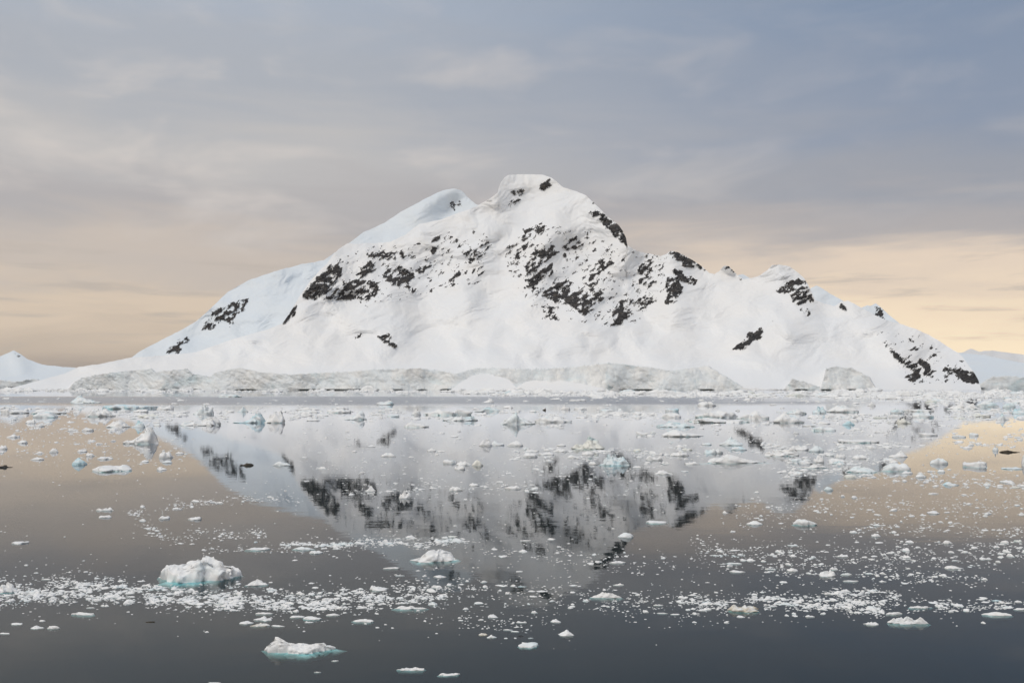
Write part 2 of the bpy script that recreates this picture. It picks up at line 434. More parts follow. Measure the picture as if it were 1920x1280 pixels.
# ------------------------------------------------------------------ terrain sheets
def sheet(name, sil, ybase, dbase, dmax, nc, nr, x0, x1, label, rocks=None, cliff=None, relief=1.0, seed=0.0,
          ridges=(), gexp=0.78, back=14, mat=None, parent=None, backlen=900.0):
    """a mountain side: from its foot (ybase, dbase) up to its skyline (sil, dridge) and down behind; depths in metres"""
    px = np.linspace(x0, x1, nc)
    ys = np.interp(px, *pl(sil))
    ys = ys + 0.8 * fbm(px / 14, seed + 3.3, 0.5, 3)
    yb = np.interp(px, *pl(ybase)) if not np.isscalar(ybase) else np.full(nc, float(ybase))
    ys = np.minimum(ys, yb - 1.0)
    ct = np.interp(px, *pl(cliff)) if cliff is not None else yb.copy()
    ct = ct + (1.6 * fbm(px / 9, seed, 2.2, 3) if cliff is not None else 0)
    ct = np.clip(ct, ys + 0.5, yb)
    db = np.interp(px, *pl(dbase)) if not np.isscalar(dbase) else np.full(nc, float(dbase))
    emax = float((yb - ys).max())
    v = np.linspace(0, 1, nr)[:, None]
    PX = np.broadcast_to(px, (nr, nc))
    PY = yb + (ys - yb) * v
    above = np.clip((yb - PY) / emax, 0, 1)
    oncliff = (PY > ct + 0.01)
    ch = (yb - ct)
    D = db + np.where(oncliff, 0.45 * (yb - PY), dmax * above ** gexp)
    # snow relief along the line of sight
    wx = PX + 22 * fbm(PX / 90, PY / 60, 2.9 + seed, 2); wy = PY + 14 * fbm(PX / 70, PY / 60, 6.9 + seed, 2)
    rel = 80 * fbm(wx / 170 + seed, wy / 120, 1.7 + seed, 3) + 10 * ridged(wx / 60 + 0.012 * PY, wy / 34 + seed, 4.1, 3) * np.clip(above * 2.2, 0.35, 1)
    rel = rel + 2.4 * fbm(wx / 14, wy / 8, 8.8 + seed, 3)
    rel = rel + 3.2 * perlin(wx / 9 + 0.3 * PY / 8, PY / 50, 3.9 + seed) * np.clip((above - 0.5) * 3, 0, 1)
    fade = np.where(oncliff, 0.0, np.clip(above * 6, 0.15, 1)) * relief
    D = D + rel * fade
    for amp, wid, pts in ridges:
        p = np.array(pts, float)
        dist = np.full(PX.shape, 1e9)
        for (ax, ay), (bx, by) in zip(p[:-1], p[1:]):
            ux, uy = bx - ax, by - ay
            tt = np.clip(((PX - ax) * ux + (PY - ay) * uy) / (ux * ux + uy * uy), 0, 1)
            dist = np.minimum(dist, np.hypot(PX - ax - tt * ux, PY - ay - tt * uy))
        D = D - amp * np.exp(-(dist / (1.25 * wid)) ** 2)
    # glacier front: towers, clefts and slumps
    if cliff is not None:
        cl = oncliff * np.clip(ch / 12, 0, 1)
        k = 11 * fbm(PX / 60, PY / 70, 5.5, 2) + 3.0 * ridged(PX / 26 - 0.02 * PY, PY / 34, 9.1, 3) + 0.8 * fbm(PX / 7, PY / 6, 2.2, 3)
        D = D + k * cl + 12 * np.clip(perlin(PX / 30, 0.5, 7.7) * 2.2, 0, 1) * cl * np.clip((PY - yb + 2.0) / 2.0, 0, 1)
    rk = None
    if rocks:
        best, idx = rock_fields(rocks)
        ix = np.clip(PX.astype(int), 0, best.shape[1] - 1); iy = np.clip(PY.astype(int), 0, best.shape[0] - 1)
        den = best[iy, ix]
        a = PX * 0.80 - PY * 0.60; b = PX * 0.60 + PY * 0.80     # ledges dip to the lower left
        nz = 0.7 * fbm(a / 13, b / 6.5, 1.1 + seed, 4, 0.72) + 0.30 * fbm(PX / 26, PY / 20, 6.1 + seed, 2)
        srt = np.sort(nz[::4, ::4].ravel()); q = np.searchsorted(srt, nz.ravel()).reshape(nz.shape) / len(srt)
        den = np.minimum(den * 1.06, 0.97)
        rk = (q < den) & (den > 0.02)
        depth_in = np.clip((den - q) * 5, 0, 1) * (den > 0.05)
        D = D - 7.0 * depth_in + 4.5 * depth_in * fbm(a / 6, b / 3, 3.3, 3) 
    ddx, ddz = ray(PX, PY)
    V = np.stack([ddx * D, D, CAMZ + ddz * D], -1)
    foot = V[0].copy(); foot[:, 2] = -6.0
    V = np.concatenate([foot[None], V], 0)
    # far side
    last = V[-1]
    bk = []
    for i in range(1, back + 1):
        s = (i / back) ** 1.3
        q = last.copy()
        hgt = np.maximum(last[:, 2] + 6, 1)
        q[:, 1] = last[:, 1] + s * np.maximum(backlen * hgt / max(hgt.max(), 1), 60)
        q[:, 0] = last[:, 0] * q[:, 1] / last[:, 1]
        q[:, 2] = last[:, 2] - hgt * (0.15 * s + 0.85 * s * s) + 14 * s * (1 - s) * fbm(px / 50, s * 3, 2.0, 2)
        bk.append(q)
    V = np.concatenate([V, np.array(bk)], 0)
    n_r = V.shape[0]
    ii = np.arange(n_r - 1)[:, None] * nc + np.arange(nc - 1)[None]
    Fc = np.stack([ii, ii + 1, ii + nc + 1, ii + nc], -1).reshape(-1, 4)
    verts = V.reshape(-1, 3)
    kind = np.zeros((n_r - 1, nc - 1), np.int32) - 1          # -1 snow, -2 glacier ice, k rock area
    if cliff is not None:
        oc = (oncliff & (ch > 6)[None])
        kind[1:nr, :][oc[:-1, :-1] & oc[:-1, 1:]] = -2
        kind[0, :] = np.where(ch[:-1] > 6, -2, -1)
    if rk is not None:
        m = rk[:-1, :-1]
        sub = kind[1:nr, :]
        sub[m] = idx[iy, ix][:-1, :-1][m]
    kind = kind.ravel()
    vv, ff = subset(verts, Fc, kind == -1)
    main = link(name, mesh_from(name, vv, ff), mat or M_SNOW, parent)
    if parent is None:
        tag(main, label, kind='structure')
    if (kind == -2).any():
        vv, ff = subset(verts, Fc, kind == -2)
        link('ice_cliff', mesh_from('ice_cliff', vv, ff), M_CLIFF, main)
    for k in np.unique(kind[kind >= 0]):
        vv, ff = subset(verts, Fc, kind == k)
        link('rock_outcrop', mesh_from('rock_outcrop', vv, ff, False), M_ROCK, main)
    return main

MAIN = [(14,730),(17,728),(67,715),(100,705),(122,700),(147,688),(187,682),(247,670),(300,667),(367,660),(433,637),(490,621),(529,607),
 (547,581),(562,555),(578,532),(596,511),(614,493),(622,480),(635,467),(651,457),(700,456),(733,453),(760,440),(786,420),(825,412),(859,399),
 (890,389),(922,370),(933,362),(936,350),(939,342),(946,333),(953,328.5),(973,327),(1017,327),(1035,334),(1046,342),(1056,351),(1082,359),(1098,366),
 (1113,380),(1127,394),(1140,407),(1160,422),(1168,433),(1174,446),(1176,460),(1194,470.5),(1212,475),(1238,480),(1249,476),(1257,470.6),
 (1270,472),(1285,480),(1303,490),(1317,500),(1330,512),(1340,514),(1348,509),(1358,498.4),(1366,499),(1376,509),(1386,519),(1394,523),(1406,522),
 (1426,516),(1439,506),(1448,497),(1461,496),(1481,500),(1497,511),(1508,522),(1516,535),(1523,550),(1528,563),(1545,569),(1565,574),(1578,565),
 (1590,563),(1610,574),(1639,590),(1661,600),(1687,606.6),(1713,614.7),(1739,626),(1758,637),(1778,650),(1797,661.5),(1807,671),(1817,686),
 (1829,702),(1835,713),(1837,721),(1840,730)]
CLIFF = [(0,731),(127,729),(140,716),(152,708),(193,700),(283,691),(292,697),(350,691),(360,700),(393,706),(407,697),(450,689),(483,697),(520,700),
 (540,702),(610,698),(640,697),(707,692),(787,690),(827,695),(853,700),(893,690),(1007,692),(1080,687),(1140,680),(1207,687),(1257,695),(1280,692),
 (1327,685),(1347,698),(1373,713),(1395,728),(1470,729),(1485,710),(1510,716),(1540,727),(1549,690),(1565,687),(1597,690),(1630,707),(1642,728),(1660,731),(1900,731)]
RIDGES = [
 (55, 26, [(940,345),(930,400),(905,470),(880,560)]),
 (50, 24, [(1050,345),(1040,420),(1010,480),(990,560)]),
 (70, 22, [(1100,370),(1140,412),(1178,455)]),
 (60, 26, [(1176,462),(1150,500),(1100,560),(1080,600)]),
 (60, 22, [(1262,472),(1262,520),(1255,575)]),
 (75, 30, [(1455,497),(1495,525),(1500,575),(1470,630)]),
 (45, 24, [(1590,565),(1640,610),(1700,680)]),
 (65, 30, [(622,482),(600,530),(570,570)]),
 (45, 26, [(655,458),(700,500),(720,550)]),
 (30, 16, [(733,453),(790,430),(860,405),(930,365)]),
 (-55, 40, [(810,480),(800,560),(820,620)]),
 (-45, 36, [(930,480),(930,560),(960,620)]),
 (-50, 40, [(1340,520),(1340,590),(1320,650)]),
 (40, 30, [(1360,500),(1390,560),(1400,640)]),
]
mountain = sheet('mountain', MAIN, 731.2, 2270.0, 1250.0, 1740, 380, 14, 1840,
                 'steep snow covered mountain with dark rock outcrops rising from the sea', ROCKS, CLIFF, 1.0, 0.0, RIDGES)
for nm, pts, xa, xb in (('snow_bank', [(846,730),(862,718),(885,704),(905,700),(930,702),(955,712),(972,730)], 846, 972),
                        ('snow_bank', [(960,730),(985,716),(1010,711),(1050,713),(1090,719),(1135,729)], 960, 1135)):
    sheet(nm, pts, 731.6, 2215.0, 70.0, 150, 30, xa, xb, '', relief=0.05, seed=2.0, parent=mountain, back=4, backlen=70)

def sheet_shaded(*a, **k):
    return sheet(*a, mat=M_SHADED_SNOW, **k)
SHOULDER = [(235,690),(247,670),(263,658),(293,642),(333,622),(367,603),(400,573),(427,547),(467,525),(520,507),(567,495),(613,487),(660,484),(720,500)]
sheet_shaded('snow_shoulder', SHOULDER, 700.0, 2760.0, 720.0, 560, 220, 235, 720,
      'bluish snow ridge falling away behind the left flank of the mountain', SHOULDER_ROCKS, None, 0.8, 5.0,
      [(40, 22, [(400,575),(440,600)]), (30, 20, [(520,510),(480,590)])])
BACKPEAK = [(590,500),(640,465),(661,451),(682,435),(721,418),(747,400),(781,381),(812,365),(831,357),(851,354),(865,357),(875,368),(890,381),(905,390),(950,430)]
sheet_shaded('snow_peak', BACKPEAK, 520.0, 3750.0, 640.0, 400, 160, 590, 950,
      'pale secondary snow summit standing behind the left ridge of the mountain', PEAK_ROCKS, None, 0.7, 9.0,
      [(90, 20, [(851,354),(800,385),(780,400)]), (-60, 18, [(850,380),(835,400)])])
sheet_shaded('snow_peak', [(1370,540),(1384,516),(1393,514),(1405,521),(1420,540)], 560.0, 3300.0, 100.0, 40, 30, 1370, 1420,
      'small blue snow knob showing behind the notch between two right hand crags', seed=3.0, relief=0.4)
sheet_shaded('snow_peak', [(1500,570),(1521,539),(1531,535),(1545,543),(1574,560),(1600,575)], 600.0, 3200.0, 200.0, 110, 50, 1500, 1600,
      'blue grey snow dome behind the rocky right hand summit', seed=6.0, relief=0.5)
sheet_shaded('snow_peak', [(1595,600),(1615,577),(1626,572),(1633,573),(1642,568),(1655,579),(1671,594),(1688,607),(1700,620)], 630.0, 3500.0,
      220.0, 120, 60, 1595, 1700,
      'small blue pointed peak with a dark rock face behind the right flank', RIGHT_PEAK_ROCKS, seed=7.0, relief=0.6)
FARR = [(1740,690),(1797,661),(1849,666),(1881,673),(1920,680),(2000,694),(2120,700),(2300,690),(2500,705)]
sheet_shaded('snow_slope', FARR, 728.6, 3090.0, 1200.0, 420, 60, 1740, 2500,
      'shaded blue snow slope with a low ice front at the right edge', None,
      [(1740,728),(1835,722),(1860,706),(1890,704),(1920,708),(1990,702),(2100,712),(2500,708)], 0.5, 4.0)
LEFTP = [(-700,690),(-500,676),(-300,684),(-120,690),(-40,680),(0,668),(13,662),(25,656.7),(37,663),(53,673),(80,683),(110,687),(140,689),(180,700),(230,722)]
sheet_shaded('distant_peak', LEFTP, 726.9, 4160.0, 1300.0, 520, 90, -700, 230,
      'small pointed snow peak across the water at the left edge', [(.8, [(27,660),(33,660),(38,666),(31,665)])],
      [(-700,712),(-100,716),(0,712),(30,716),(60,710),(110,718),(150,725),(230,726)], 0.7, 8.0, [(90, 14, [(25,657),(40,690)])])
PALE = [(1600,722),(1700,680),(1760,668),(1807,660),(1820,653),(1836,659),(1862,656.6),(1880,660),(1897,661.5),(1920,665),(1980,660),(2060,668),(2150,658),(2300,690),(2400,720)]
sheet('distant_range', PALE, 722.4, 24000.0, 2800.0, 300, 40, 1600, 2400,
      'pale hazy mountain range on the horizon at the far right', None, None, 6.0, 1.0, (), 0.8, 8, None, None, 1500.0)

# ------------------------------------------------------------------ floating ice
PROFILE = {
 'floe':    ([.55, .85, 1, .8, .9, .75, .5], .72, .10),
 'slab':    ([.85, 1, .95, .95, .9, .95, .85], .88, .05),
 'hump':    ([.25, .5, .85, 1, .9, .6, .3], .35, .16),
 'dome':    ([.35, .75, .95, 1, .95, .8, .4], .45, .05),
 'pyramid': ([.10, .25, .6, 1, .62, .35, .12], .25, .14),
 'peakr':   ([.12, .22, .3, .5, .95, 1, .35], .30, .16),
 'peakl':   ([.35, 1, .85, .45, .35, .25, .12], .30, .16),
 'crag':    ([.45, .75, .6, .95, .7, 1, .55], .42, .26),
 'wedge':   ([.3, .8, 1, .75, .5, .3, .1], .35, .08),
 'twin':    ([.7, 1, .55, .35, .5, .9, .6], .45, .14),
 'block':   ([.6, .88, .72, .84, 1, .8, .93, .6], .74, .20),
 'chunk':   ([.5, .8, 1, .95, .8, .7, .5], .5, .2),
}
def ice_shape(wm, lm, hm, kind, seed, nt, under, flange):
    """rings from the crown outwards, over the edge and down below the water"""
    prof, edge, rough = PROFILE[kind]
    under = under / hm
    nrg = max(3, nt // 5)
    th = np.linspace(0, 2 * np.pi, nt, endpoint=False)
    out = 1 + 0.42 * fbm(np.cos(th) * 1.4, np.sin(th) * 1.4, seed * 3.7, 4, 0.6) + 0.06 * perlin(np.cos(th) * 5, np.sin(th) * 5, seed)
    out = out / max(np.abs(out * np.cos(th)).max(), 1e-3)
    rs = list((np.arange(1, nrg + 1) / nrg) ** 0.85)
    V = []
    kr = np.random.default_rng(int(seed * 1000))
    nk = 9 if rough > 0.12 else 6
    kx, ky = kr.uniform(-.85, .85, nk), kr.uniform(-.75, .75, nk)
    ka, kw = kr.uniform(.35, 1.0, nk), kr.uniform(.16, .5, nk)
    def top(x, y, r):
        hgt = np.interp(x, np.linspace(-1, 1, len(prof)), prof)
        hgt = hgt * (1 + 2.0 * rough * fbm(x * 2.2 + seed, y * 2.2, seed * 1.9, 4, 0.6) + rough * ridged(x * 1.6, y * 2 + seed, seed, 3) - rough * 0.4)
        kn = 0.0 * x
        for a_, b_, c_, d_ in zip(kx, ky, ka, kw):
            kn = np.maximum(kn, c_ * np.clip(1.7 - 1.35 * np.hypot(x - a_, (y - b_) * 0.8) / d_, 0, 1))
        km = 0.38 if kind == 'block' else min(0.75, 0.25 + 2.2 * rough)
        hgt = hgt * (1 - km + km * kn * 1.25) + 0.10 * rough * fbm(x * 9, y * 9, seed + 2, 3, 0.6)
        fall = edge + (1 - edge) * np.sqrt(np.clip(1 - r ** 2.2, 0, 1))
        lean = 1 + 0.15 * y
        return np.maximum(hgt * fall * lean, 0.06)
    V.append([[0, 0, float(top(np.array(0.0), np.array(0.0), 0.0))]])
    for r in rs:
        x, y = r * out * np.cos(th), r * out * np.sin(th)
        V.append(np.stack([x, y, top(x, y, r)], -1))
    x, y = out * np.cos(th), out * np.sin(th)
    rim = V[-1][:, 2]
    wob = 0.04 * fbm(x * 3, y * 3, seed + 9, 2)
    V.append(np.stack([x * (1.0 + wob), y * (1.0 + wob), rim * 0.45], -1))
    V.append(np.stack([x * (0.985 + wob), y * (0.985 + wob), 0 * rim + 0.0], -1))
    nabove = 1 + nt * (len(rs) + 2)
    k = 1 + flange * np.clip(0.35 + 1.9 * fbm(x * 1.1, y * 1.1, seed + 4, 3), 0.04, 1.6)
    V.append(np.stack([x * k, y * k, 0 * rim - 0.25 * under], -1))
    V.append(np.stack([x * 0.85, y * 0.85, 0 * rim - 1.2 * under], -1))
    V.append([[0, 0, -1.5 * under]])
    zmax = max(float(np.asarray(a)[..., 2].max()) for a in V)
    pts = np.concatenate([np.asarray(a, float).reshape(-1, 3) for a in V])
    pts[:, 2] = np.where(pts[:, 2] > 0, pts[:, 2] / zmax, pts[:, 2])
    nring = len(rs) + 4
    faces = []
    j = np.arange(nt); j2 = (j + 1) % nt
    tris = [np.stack([0 * j, 1 + j, 1 + j2, 1 + j2], -1)]
    for i in range(nring - 1):
        a = 1 + i * nt
        tris.append(np.stack([a + j, a + nt + j, a + nt + j2, a + j2], -1))
    a = 1 + (nring - 1) * nt
    tris.append(np.stack([a + j, 0 * j + len(pts) - 1, 0 * j + len(pts) - 1, a + j2], -1))
    quads = np.concatenate(tris)
    pts = pts * np.array([wm / 2, lm / 2, hm])
    sc_ = min(wm, lm)
    amp = (0.05 + rough * 0.22) * sc_
    up = (pts[:, 2] > 0.02 * hm)
    pts[:, 0] += up * amp * fbm(pts[:, 0] / sc_ * 4, pts[:, 1] / sc_ * 4, pts[:, 2] / sc_ * 4 + seed, 3)
    pts[:, 1] += up * amp * fbm(pts[:, 0] / sc_ * 4 + 9, pts[:, 1] / sc_ * 4, pts[:, 2] / sc_ * 4 + seed, 3)
    return pts, quads, nabove, nt, nring
def clean_mesh(name, pts, quads, smooth=True):
    fl = []
    for q in quads.tolist():
        if q[2] == q[3]: fl.append(q[:3])
        elif q[1] == q[2]: fl.append([q[0], q[1], q[3]])
        else: fl.append(q)
    me = bpy.data.meshes.new(name)
    me.from_pydata(pts.tolist(), [], fl)
    me.polygons.foreach_set('use_smooth', np.full(len(me.polygons), smooth))
    me.update()
    return me
def fit(x0, x1, yt, yb, kind):
    """size in metres from where the piece meets the water and how far it reaches up"""
    xa, d0 = on_water(0.5 * (x0 + x1), yb)
    wm = (x1 - x0) / F * d0
    flat = kind in ('slab', 'floe')
    lm = min((0.75 if flat else 0.6) * wm, 26.0)
    lm = min(lm, max((0.62 if flat else 0.38) * (yb - yt) * d0 * d0 / (F * CAMZ), 0.22 * wm))
    for _ in range(6):
        dm = d0 + lm * (0.5 if not flat else 0.6)
        zz = CAMZ - (yt - HOR) / F * dm
        if zz < (0.10 if flat else 0.2) * wm * 0.6 and lm > 0.25 * wm:
            lm *= 0.8
        else:
            break
    zz = max(zz, 0.06 * wm) * (1.35 if kind in ('crag', 'chunk', 'twin', 'hump', 'floe') and yb > 900 else 1.1)
    return float(xa), float(d0), float(wm), float(lm), float(zz)
MATS = {'w': M_ICE, 'p': M_PALE, 'b': M_BLUE, 'c': M_CREAM, 'd': M_DIRT, 's': M_DUST}
SEED = [0]
def place_ice(x0, x1, yt, yb, kind, colr, name, parts):
    SEED[0] += 1
    seed = SEED[0] * 1.37
    xa, d0, wm, lm, hm = fit(x0, x1, yt, yb, kind)
    wpx = x1 - x0
    nt = int(np.clip(wpx * 1.0, 18, 150))
    under = np.clip(0.10 * wm, 0.05, 0.5) if colr != 'd' else 0.05
    fl = 0.34 if wpx >= 90 and colr != 'd' else 0.14 if parts else 0.03
    pts, quads, na, nt, nring = ice_shape(wm, lm, hm, kind, seed, nt, under, fl)
    rz = random.uniform(-0.12, 0.12)
    m = MATS[colr]
    if parts:
        root = bpy.data.objects.new(name, None); col.objects.link(root)
        root.empty_display_size = 0.5
        mx = quads.max(axis=1)
        for nm, sel, mt in (('ice_body', mx < na, m), ('submerged_foot', mx >= na, M_FOOT)):
            vv, ff = subset(pts, quads, sel)
            link(nm, clean_mesh(nm, vv, ff), mt, root)
    else:
        root = link(name, clean_mesh(name, pts, quads), m)
    root.location = (xa, d0 + lm / 2, 0)
    root.rotation_euler = (0, 0, rz)
    return root

